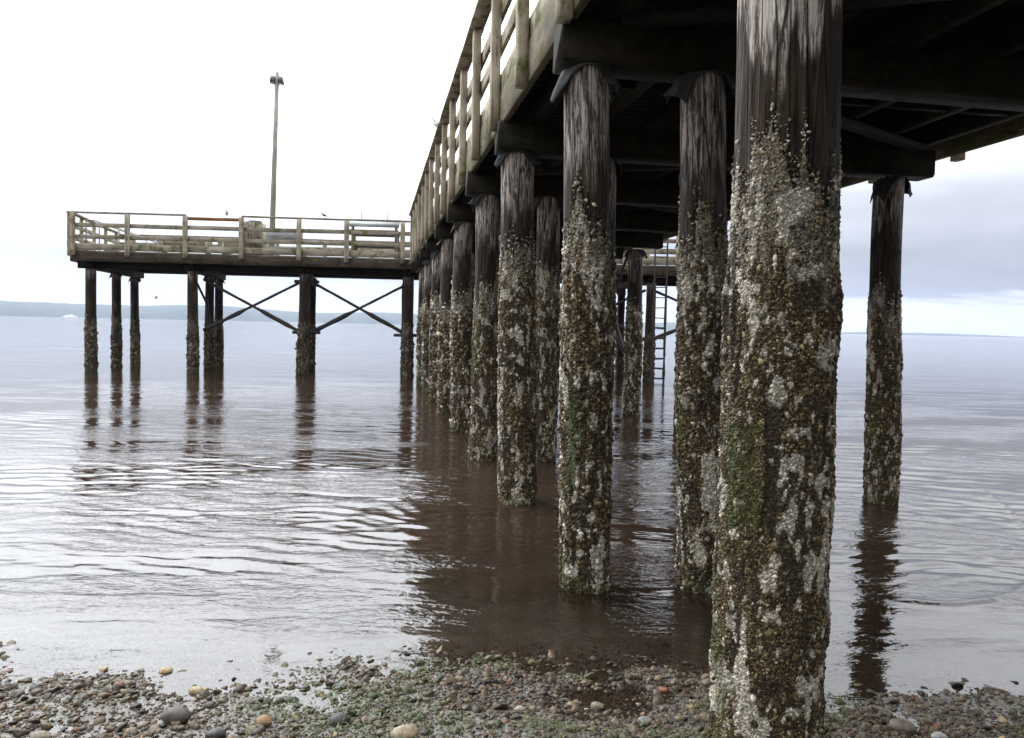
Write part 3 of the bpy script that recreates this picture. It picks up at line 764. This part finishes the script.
# grey bench in the middle
gb = pt('wooden_bench', 'long grey backed bench in front of the lamp post', 'bench', -7.95, 2.2, rz=0)
MB().box(-.75, .75, -.02, .02, .72, 1.04).build('backrest', M_grey, gb)
MB().box(-.75, .75, .03, .45, .43, .47).build('seat', M_grey, gb)
for s in (-.66, .66): MB().beam((s, .22, 0), (s, .22, .43), .38, .06, (0, 1, 0)).beam((s, 0.06, .4), (s, .045, 1.0), .05, .05, (0, 1, 0)).build('leg', M_rail_x, gb)
for (x_, lb) in ((-11.9, 'plain plank bench near the left end of the platform'), (-9.7, 'plain plank bench left of the slatted bin')):
    wb = pt('plank_bench', lb, 'bench', x_, 4.6, group='plank benches near the rear railing')
    MB().box(-1.0, 1.0, -.2, .2, .43, .48).build('seat', M_rail_x, wb); MB().box(-1.0, 1.0, -.24, -.205, .62, .86).build('backrest', M_rail_x, wb)
    for s in (-.8, .8): MB().box(s-.04, s+.04, -.18, .18, 0, .43).build('leg', M_rail_x, wb); MB().box(s-.04, s+.04, -.275, -.242, .2, .86).build('back_post', M_rail_x, wb)
# slatted bin enclosure
bn = pt('slatted_bin', 'weathered bin box of upright boards with a dark blue liner behind the front railing', 'bin', -8.42, .5)
for k in range(6): MB().box(-.30+k*.102, -.21+k*.102, -.32, -.295, .02, 1.07+rng.uniform(-.02, .02)).build('board', M_rail_x, bn)
for k in range(6): MB().box(-.30+k*.102, -.21+k*.102, .27, .295, .02, 1.06).build('board', M_rail_x, bn)
for s in (-.30, .28): MB().box(s, s+.02, -.29, .265, .02, 1.05).build('side_panel', M_rail_x, bn)
MB().tube([(0, 0, .05), (0, 0, .9), (0, 0, 1.12)], [.2, .24, .25], 16).build('liner', M_blue, bn)
# gangway handrails at the left end
hr = pt('gangway_handrail', 'pair of sloping thin metal handrails at the left end of the platform', 'handrail', -13.2, 2.0)
for yy in (-.5, .5):
    MB().tube([(-.95, yy, 1.12), (-.7, yy, 1.12), (1.0, yy, .52), (1.05, yy, 0)], .024, 8).build('handrail', M_pole, hr)
    MB().tube([(-.95, yy, 1.12), (-.95, yy, 0)], .024, 8).build('upright', M_pole, hr)
    MB().tube([(.1, yy, .83), (.1, yy, 0)], .024, 8).build('upright', M_pole, hr)
# ladder
ld = pt('ladder', 'long metal ladder with barnacled lower rungs hanging from the platform into the water', 'ladder', 4.76, -.22, 0)
for s in (-.2, .2):
    MB().tube([(s, 0, -.6)]+[(s, 0, z_) for z_ in np.arange(-.3, 2.0, .12)]+[(s, 0, 3.4), (s, 0, 4.5), (s, .16, 4.6)], [.03]+[.028+rng.uniform(0, .022) for _ in np.arange(-.3, 2.0, .12)]+[.03, .028, .028], 8, .15).build('side_rail', M_iron, ld)
z_ = .1
while z_ < 4.4:
    f_ = 1 if z_ > 1.9 else 1.9
    MB().tube([(-.2, 0, z_), (-.1, 0, z_+rng.uniform(-.01, .01)), (.1, 0, z_+rng.uniform(-.01, .01)), (.2, 0, z_)], .017*f_, 7, .25 if f_ > 1 else .02).build('rung', M_iron, ld); z_ += .33
# birds
def bird(name, label, loc, rz, mat, s=1.0, flying=False):
    o = thing(name, label, 'bird', loc, rz)
    mb = MB()
    pts = [(-.20, 0, .09), (-.13, 0, .115), (-.06, 0, .14), (.02, 0, .165), (.08, 0, .20), (.10, 0, .245), (.115, 0, .275), (.14, 0, .28), (.165, 0, .272), (.20, 0, .265)]
    rd = [.008, .022, .05, .062, .05, .032, .033, .028, .012, .003]
    mb.tube([tuple(c*s for c in p_) for p_ in pts], [r_*s for r_ in rd], 10)
    mb.build('body', mat, o, smooth=True)
    if flying:
        for q in (-1, 1):
            MB().raw(np.array([[.05, 0, .2], [-.05, 0, .19], [.09, q*.25, .30], [-.02, q*.25, .29], [-.02, q*.55, .24], [-.05, q*.55, .235]])*s, [[0, 1, 3, 2], [2, 3, 5, 4]]).build('wing', mat, o).modifiers.new('t', 'SOLIDIFY').thickness = .01
    else:
        for q in (-1, 1): MB().tube([(-.01*s, q*.022*s, .11*s), (0, q*.022*s, 0), (.04*s, q*.022*s, .004)], .006*s, 5).build('leg', M_iron, o)
    return o
x_, y_ = plw(-9.15, -.02); bird('perched_bird', 'small dark bird perched on the reddish front rail left of the slatted bin', (x_, y_, 4.94), R(110), M_birdd, .85)
x_, y_ = plw(-6.1, -.05); bird('perched_bird', 'small dark bird perched on the front rail between lamp post and bait table', (x_, y_, 5.015), R(200), M_birdd, .6)
x_, y_ = P(14.9, 1.09); bird('gull', 'pale gull perched on the top rail of the walkway', (x_, y_, EYE+3.385), R(160), M_birdw, .9)
bird('gull', 'tiny gull flying low over the sea between the platform piles', (-13.1, 30.5, 2.4), R(30), M_birdw, .4, True)
# far boat
bo = thing('ferry', 'tiny white boat below the far wooded shore at far left', 'boat', (-1350, 2530, 0), R(5))
MB().raw([[-17, -3, 0], [17, -3, 0], [20, 0, 0], [17, 3, 0], [-17, 3, 0], [-18, -4, 4], [18, -4, 4], [23, 0, 4.6], [18, 4, 4], [-18, 4, 4]],
         [[0, 1, 6, 5], [1, 2, 7, 6], [2, 3, 8, 7], [3, 4, 9, 8], [4, 0, 5, 9]], [[5, 6, 7], [5, 7, 8], [5, 8, 9]]).build('hull', M_white, bo)
MB().box(-12, 12, -2.8, 2.8, 4, 7.5).build('cabin', M_white, bo); MB().box(3, 8, -2, 2, 7.5, 10).build('wheelhouse', M_white, bo)

# ================================================================== beach stones
ICO_V = None
def ico(sub):
    import bmesh
    bm = bmesh.new(); bmesh.ops.create_icosphere(bm, subdivisions=sub, radius=1.0)
    V = np.array([v.co[:] for v in bm.verts]); F = np.array([[v.index for v in f.verts] for f in bm.faces]); bm.free(); return V, F
IV1, IF1 = ico(1); IV2, IF2 = ico(2); IV3, IF3 = ico(3)
def pebbles(n, xr, yr, smin, smax, seed, IV, IF, sink=.35, palf=None):
    rg = np.random.default_rng(seed)
    x = rg.uniform(*xr, n*3); y = rg.uniform(*yr, n*3)
    p_ = sstep(4.62-y+.9*(fbm(x*1.3, y*1.6, s=91, o=3)-.5)-.06*np.clip(x, 0, 4)*2, 0, .75)
    keep = rg.random(n*3) < p_*(.5+.5*sstep(fbm(x*1.7+5, y*2.4, s=92, o=3), .38, .55)); x, y = x[keep][:n], y[keep][:n]; n = len(x)
    s = smin*(smax/smin)**(rg.random(n)**1.7)
    sc_ = np.stack([s*rg.uniform(.8, 1.25, n), s*rg.uniform(.7, 1.0, n), s*rg.uniform(.4, .7, n)], 1)
    rot = rg.uniform(0, 6.28, n); tl = rg.normal(0, .25, (n, 2))
    nv = len(IV)
    V = IV[None]*(1+.42*(vnoise(IV[None, :, 0]*1.6+np.arange(n)[:, None]*3.1, IV[None, :, 1]*1.6+np.zeros((n, 1)), IV[None, :, 2]*1.6+np.zeros((n, 1)), 5)-.5)*2)[..., None]
    V = V*sc_[:, None]
    V[..., 2] += V[..., 0]*tl[:, :1]+V[..., 1]*tl[:, 1:]
    c, s_ = np.cos(rot)[:, None], np.sin(rot)[:, None]
    Xv = V[..., 0]*c-V[..., 1]*s_; Yv = V[..., 0]*s_+V[..., 1]*c
    zg = ground_z(x, y)
    V = np.stack([Xv+x[:, None], Yv+y[:, None], V[..., 2]+(zg+sc_[:, 2]*(1-2*sink)*.6)[:, None]], -1)
    q = rg.random(n)[:, None]; pal = np.array([[.062, .050, .036]])*np.ones((n, 1))
    pal = np.where(q < .3, np.array([[.035, .03, .028]]), pal); pal = np.where((q > .5) & (q < .72), np.array([[.10, .078, .058]]), pal)
    pal = np.where((q > .72) & (q < .86), np.array([[.10, .098, .085]]), pal); pal = np.where((q > .86) & (q < .95), np.array([[.13, .11, .08]]), pal)
    pal = np.where((q > .95) & (q < .985), np.array([[.14, .065, .04]]), pal); pal = np.where(q > .985, np.array([[.32, .27, .20]]), pal)
    pal = pal*rg.uniform(.5, 1.05, (n, 1))
    g = (sstep(fbm(x*2.1, y*3, s=95, o=3), .52, .62)*.5*(rg.random(n) < .75))[:, None]
    pal = pal*(1-g)+g*np.array([[.040, .060, .016]])
    pal = pal*np.array([[1.12, .97, .76]])
    return x, y, s, V, pal, IF
gv, gf, gc, off = [], [], [], 0   # small angular grit plus rounder pebbles
for args in ((15000, (-4.5, 5), (2.0, 4.6), .008, .026, 101, IV2, IF2), (60000, (-4, 4.5), (2.6, 4.5), .004, .012, 102, IV1, IF1)):
    x, y, s, V, pal, IF = pebbles(*args)
    n = len(x); gf.append((IF[None]+np.arange(n)[:, None, None]*V.shape[1]).reshape(-1, 3)+off)
    gv.append(V.reshape(-1, 3)); gc.append(np.repeat(pal, V.shape[1], 0)); off += n*V.shape[1]
o = link('gravel', mesh_np('gravel', np.concatenate(gv), np.concatenate(gf), False, cols=np.concatenate(gc)), M_pebble); tag(o, 'dark wet gravel of small mixed pebbles covering the beach', 'gravel', kind='stuff')
x, y, s, V, pal, IF = pebbles(240, (-2.9, 2.9), (3.05, 4.35), .017, .036, 103, IV3, IF3)
for i in range(len(x)):
    c0 = V[i].mean(0); c0[2] = V[i][:, 2].min()
    ob = link('cobble', mesh_np('cobble', V[i]-c0, IF, True, cols=np.repeat(pal[i:i+1], V.shape[1], 0)), M_pebble, None, tuple(c0))
    tag(ob, 'wet dark rounded cobble lying among the gravel on the beach', 'stone', 'dark cobbles on the beach')
def wp(px, py, z=.05):
    """world point for a spot measured on the beach (depth from eye height)"""
    cxp, cyp = px-512, py-369
    a_ = R(1.23); xr_ = cxp*math.cos(a_)+cyp*math.sin(a_); yr_ = -cxp*math.sin(a_)+cyp*math.cos(a_)
    v_ = Vector((xr_, 830, -yr_)); v_ = Matrix.Rotation(R(-2.93), 3, 'X') @ v_
    k = (z-EYE)/v_.z; return v_.x*k, v_.y*k
special = [(166, 661, .028, (.75, .56, .26), 'yellow striped stone at the edge of the water'), (196, 681, .030, (.55, .42, .22), 'cream yellow stone just above the yellow striped one'),
  (405, 732, .048, (.52, .40, .26), 'largest pale tan stone at the bottom edge of the beach'), (264, 718, .034, (.40, .22, .08), 'orange tan stone among green weed'),
  (597, 697, .026, (.42, .33, .22), 'pale tan oval stone right of the dark reflection'), (119, 679, .02, (.35, .14, .07), 'small rusty orange stone on the left'),
  (176, 718, .055, (.10, .08, .055), 'big flat brown stone lying left of the orange tan stone'), (40, 727, .035, (.32, .26, .17), 'light tan stone in the lower left corner'),
  (216, 733, .035, (.07, .06, .05), 'dark egg shaped stone at the bottom edge'), (663, 680, .022, (.45, .15, .05), 'small bright orange stone near the foreground pile'),
  (645, 716, .03, (.36, .33, .29), 'light grey oval stone left of the foreground pile'), (902, 722, .045, (.22, .17, .12), 'broad brown stone right of the foreground pile'),
  (940, 731, .03, (.55, .58, .56), 'whitish stone right of the foreground pile'), (520, 702, .022, (.55, .50, .40), 'small whitish stone in the middle of the beach'), (340, 717, .04, (.06, .055, .05), 'dark oval cobble left of the largest pale stone')]
for i, (px, py, s0, c0, lb) in enumerate(special):
    gx_, gy_ = wp(px, py); rg = np.random.default_rng(300+i)
    V = IV3*(1+.16*(vnoise(IV3[:, 0]*1.5+i*3, IV3[:, 1]*1.5, IV3[:, 2]*1.5, 5)-.5)*2)[:, None]*np.array([s0*1.15, s0*.9, s0*.66])
    a_ = rg.uniform(-.6, .6); V = V @ np.array([[math.cos(a_), math.sin(a_), 0], [-math.sin(a_), math.cos(a_), 0], [0, 0, 1]])
    gz = float(ground_z(np.array([gx_]), np.array([gy_]))[0])
    cs = (np.array(c0)*.42+.02)[None]*np.ones((len(V), 1))
    if i == 0: cs = cs*np.where(np.sin(IV3[:, :1]*14) > .2, .6, 1.15)
    o = link('stone', mesh_np('stone', V, IF3, True, cols=cs), M_pebble, None, (gx_, gy_, max(gz, -.01)+s0*.40)); tag(o, lb, 'stone')
# seaweed: short strands matted over the gravel
rg = np.random.default_rng(77); n = 30000
x = rg.uniform(-4, 4.5, n); y = rg.uniform(2.2, 4.6, n)
dn = fbm(x*2.1, y*3.0, s=95, o=3)+.25*(fbm(x*8, y*8, s=96, o=2)-.5)
k = (dn > .61) & (y < 4.15+.1*dn); x, y = x[k], y[k]; n = len(x)
an = rg.uniform(0, 6.28, n); L = rg.uniform(.012, .045, n); wd = rg.uniform(.001, .003, n)
P0 = np.stack([x, y, ground_z(x, y)+rg.uniform(.004, .028, n)], 1); D = np.stack([np.cos(an), np.sin(an), rg.uniform(-.2, .35, n)], 1); Nn = np.stack([-np.sin(an), np.cos(an), np.zeros(n)], 1)
V = np.stack([P0-Nn*wd[:, None], P0+Nn*wd[:, None], P0+D*(L*.5)[:, None]+Nn*wd[:, None]+[0, 0, .005], P0+D*(L*.5)[:, None]-Nn*wd[:, None]+[0, 0, .005], P0+D*L[:, None]+Nn*(L*.25)[:, None]], 1)
bs = np.arange(n)[:, None]*5
cs = np.array([[.050, .075, .012]])*rg.uniform(.4, 1.5, (n, 1))
o = link('seaweed', mesh_np('seaweed', V.reshape(-1, 3), [bs+np.array([[0, 1, 2, 3]]), bs+np.array([[3, 2, 4]])], False, cols=np.repeat(cs, 5, 0)), M_weed)
tag(o, 'patches of fine bright green seaweed matted over the gravel', 'seaweed', kind='stuff')

# ================================================================== haze
HAZE = True
if HAZE:
    mb = MB().box(-7250, 7250, -320, 7250, -12, 260)
    m = bpy.data.materials.new('sea_haze'); m.use_nodes = True; t = NT(m.node_tree); t.n.clear()
    out = t.add('ShaderNodeOutputMaterial'); pv = t.add('ShaderNodeVolumePrincipled')
    pv.inputs['Color'].default_value = (.60, .70, .97, 1); pv.inputs['Density'].default_value = 0.85e-4
    t.l.new(pv.outputs[0], out.inputs['Volume'])
    o = mb.build('haze', m); tag(o, kind='stuff', label='thin pale blue sea haze over the water', cat='haze')
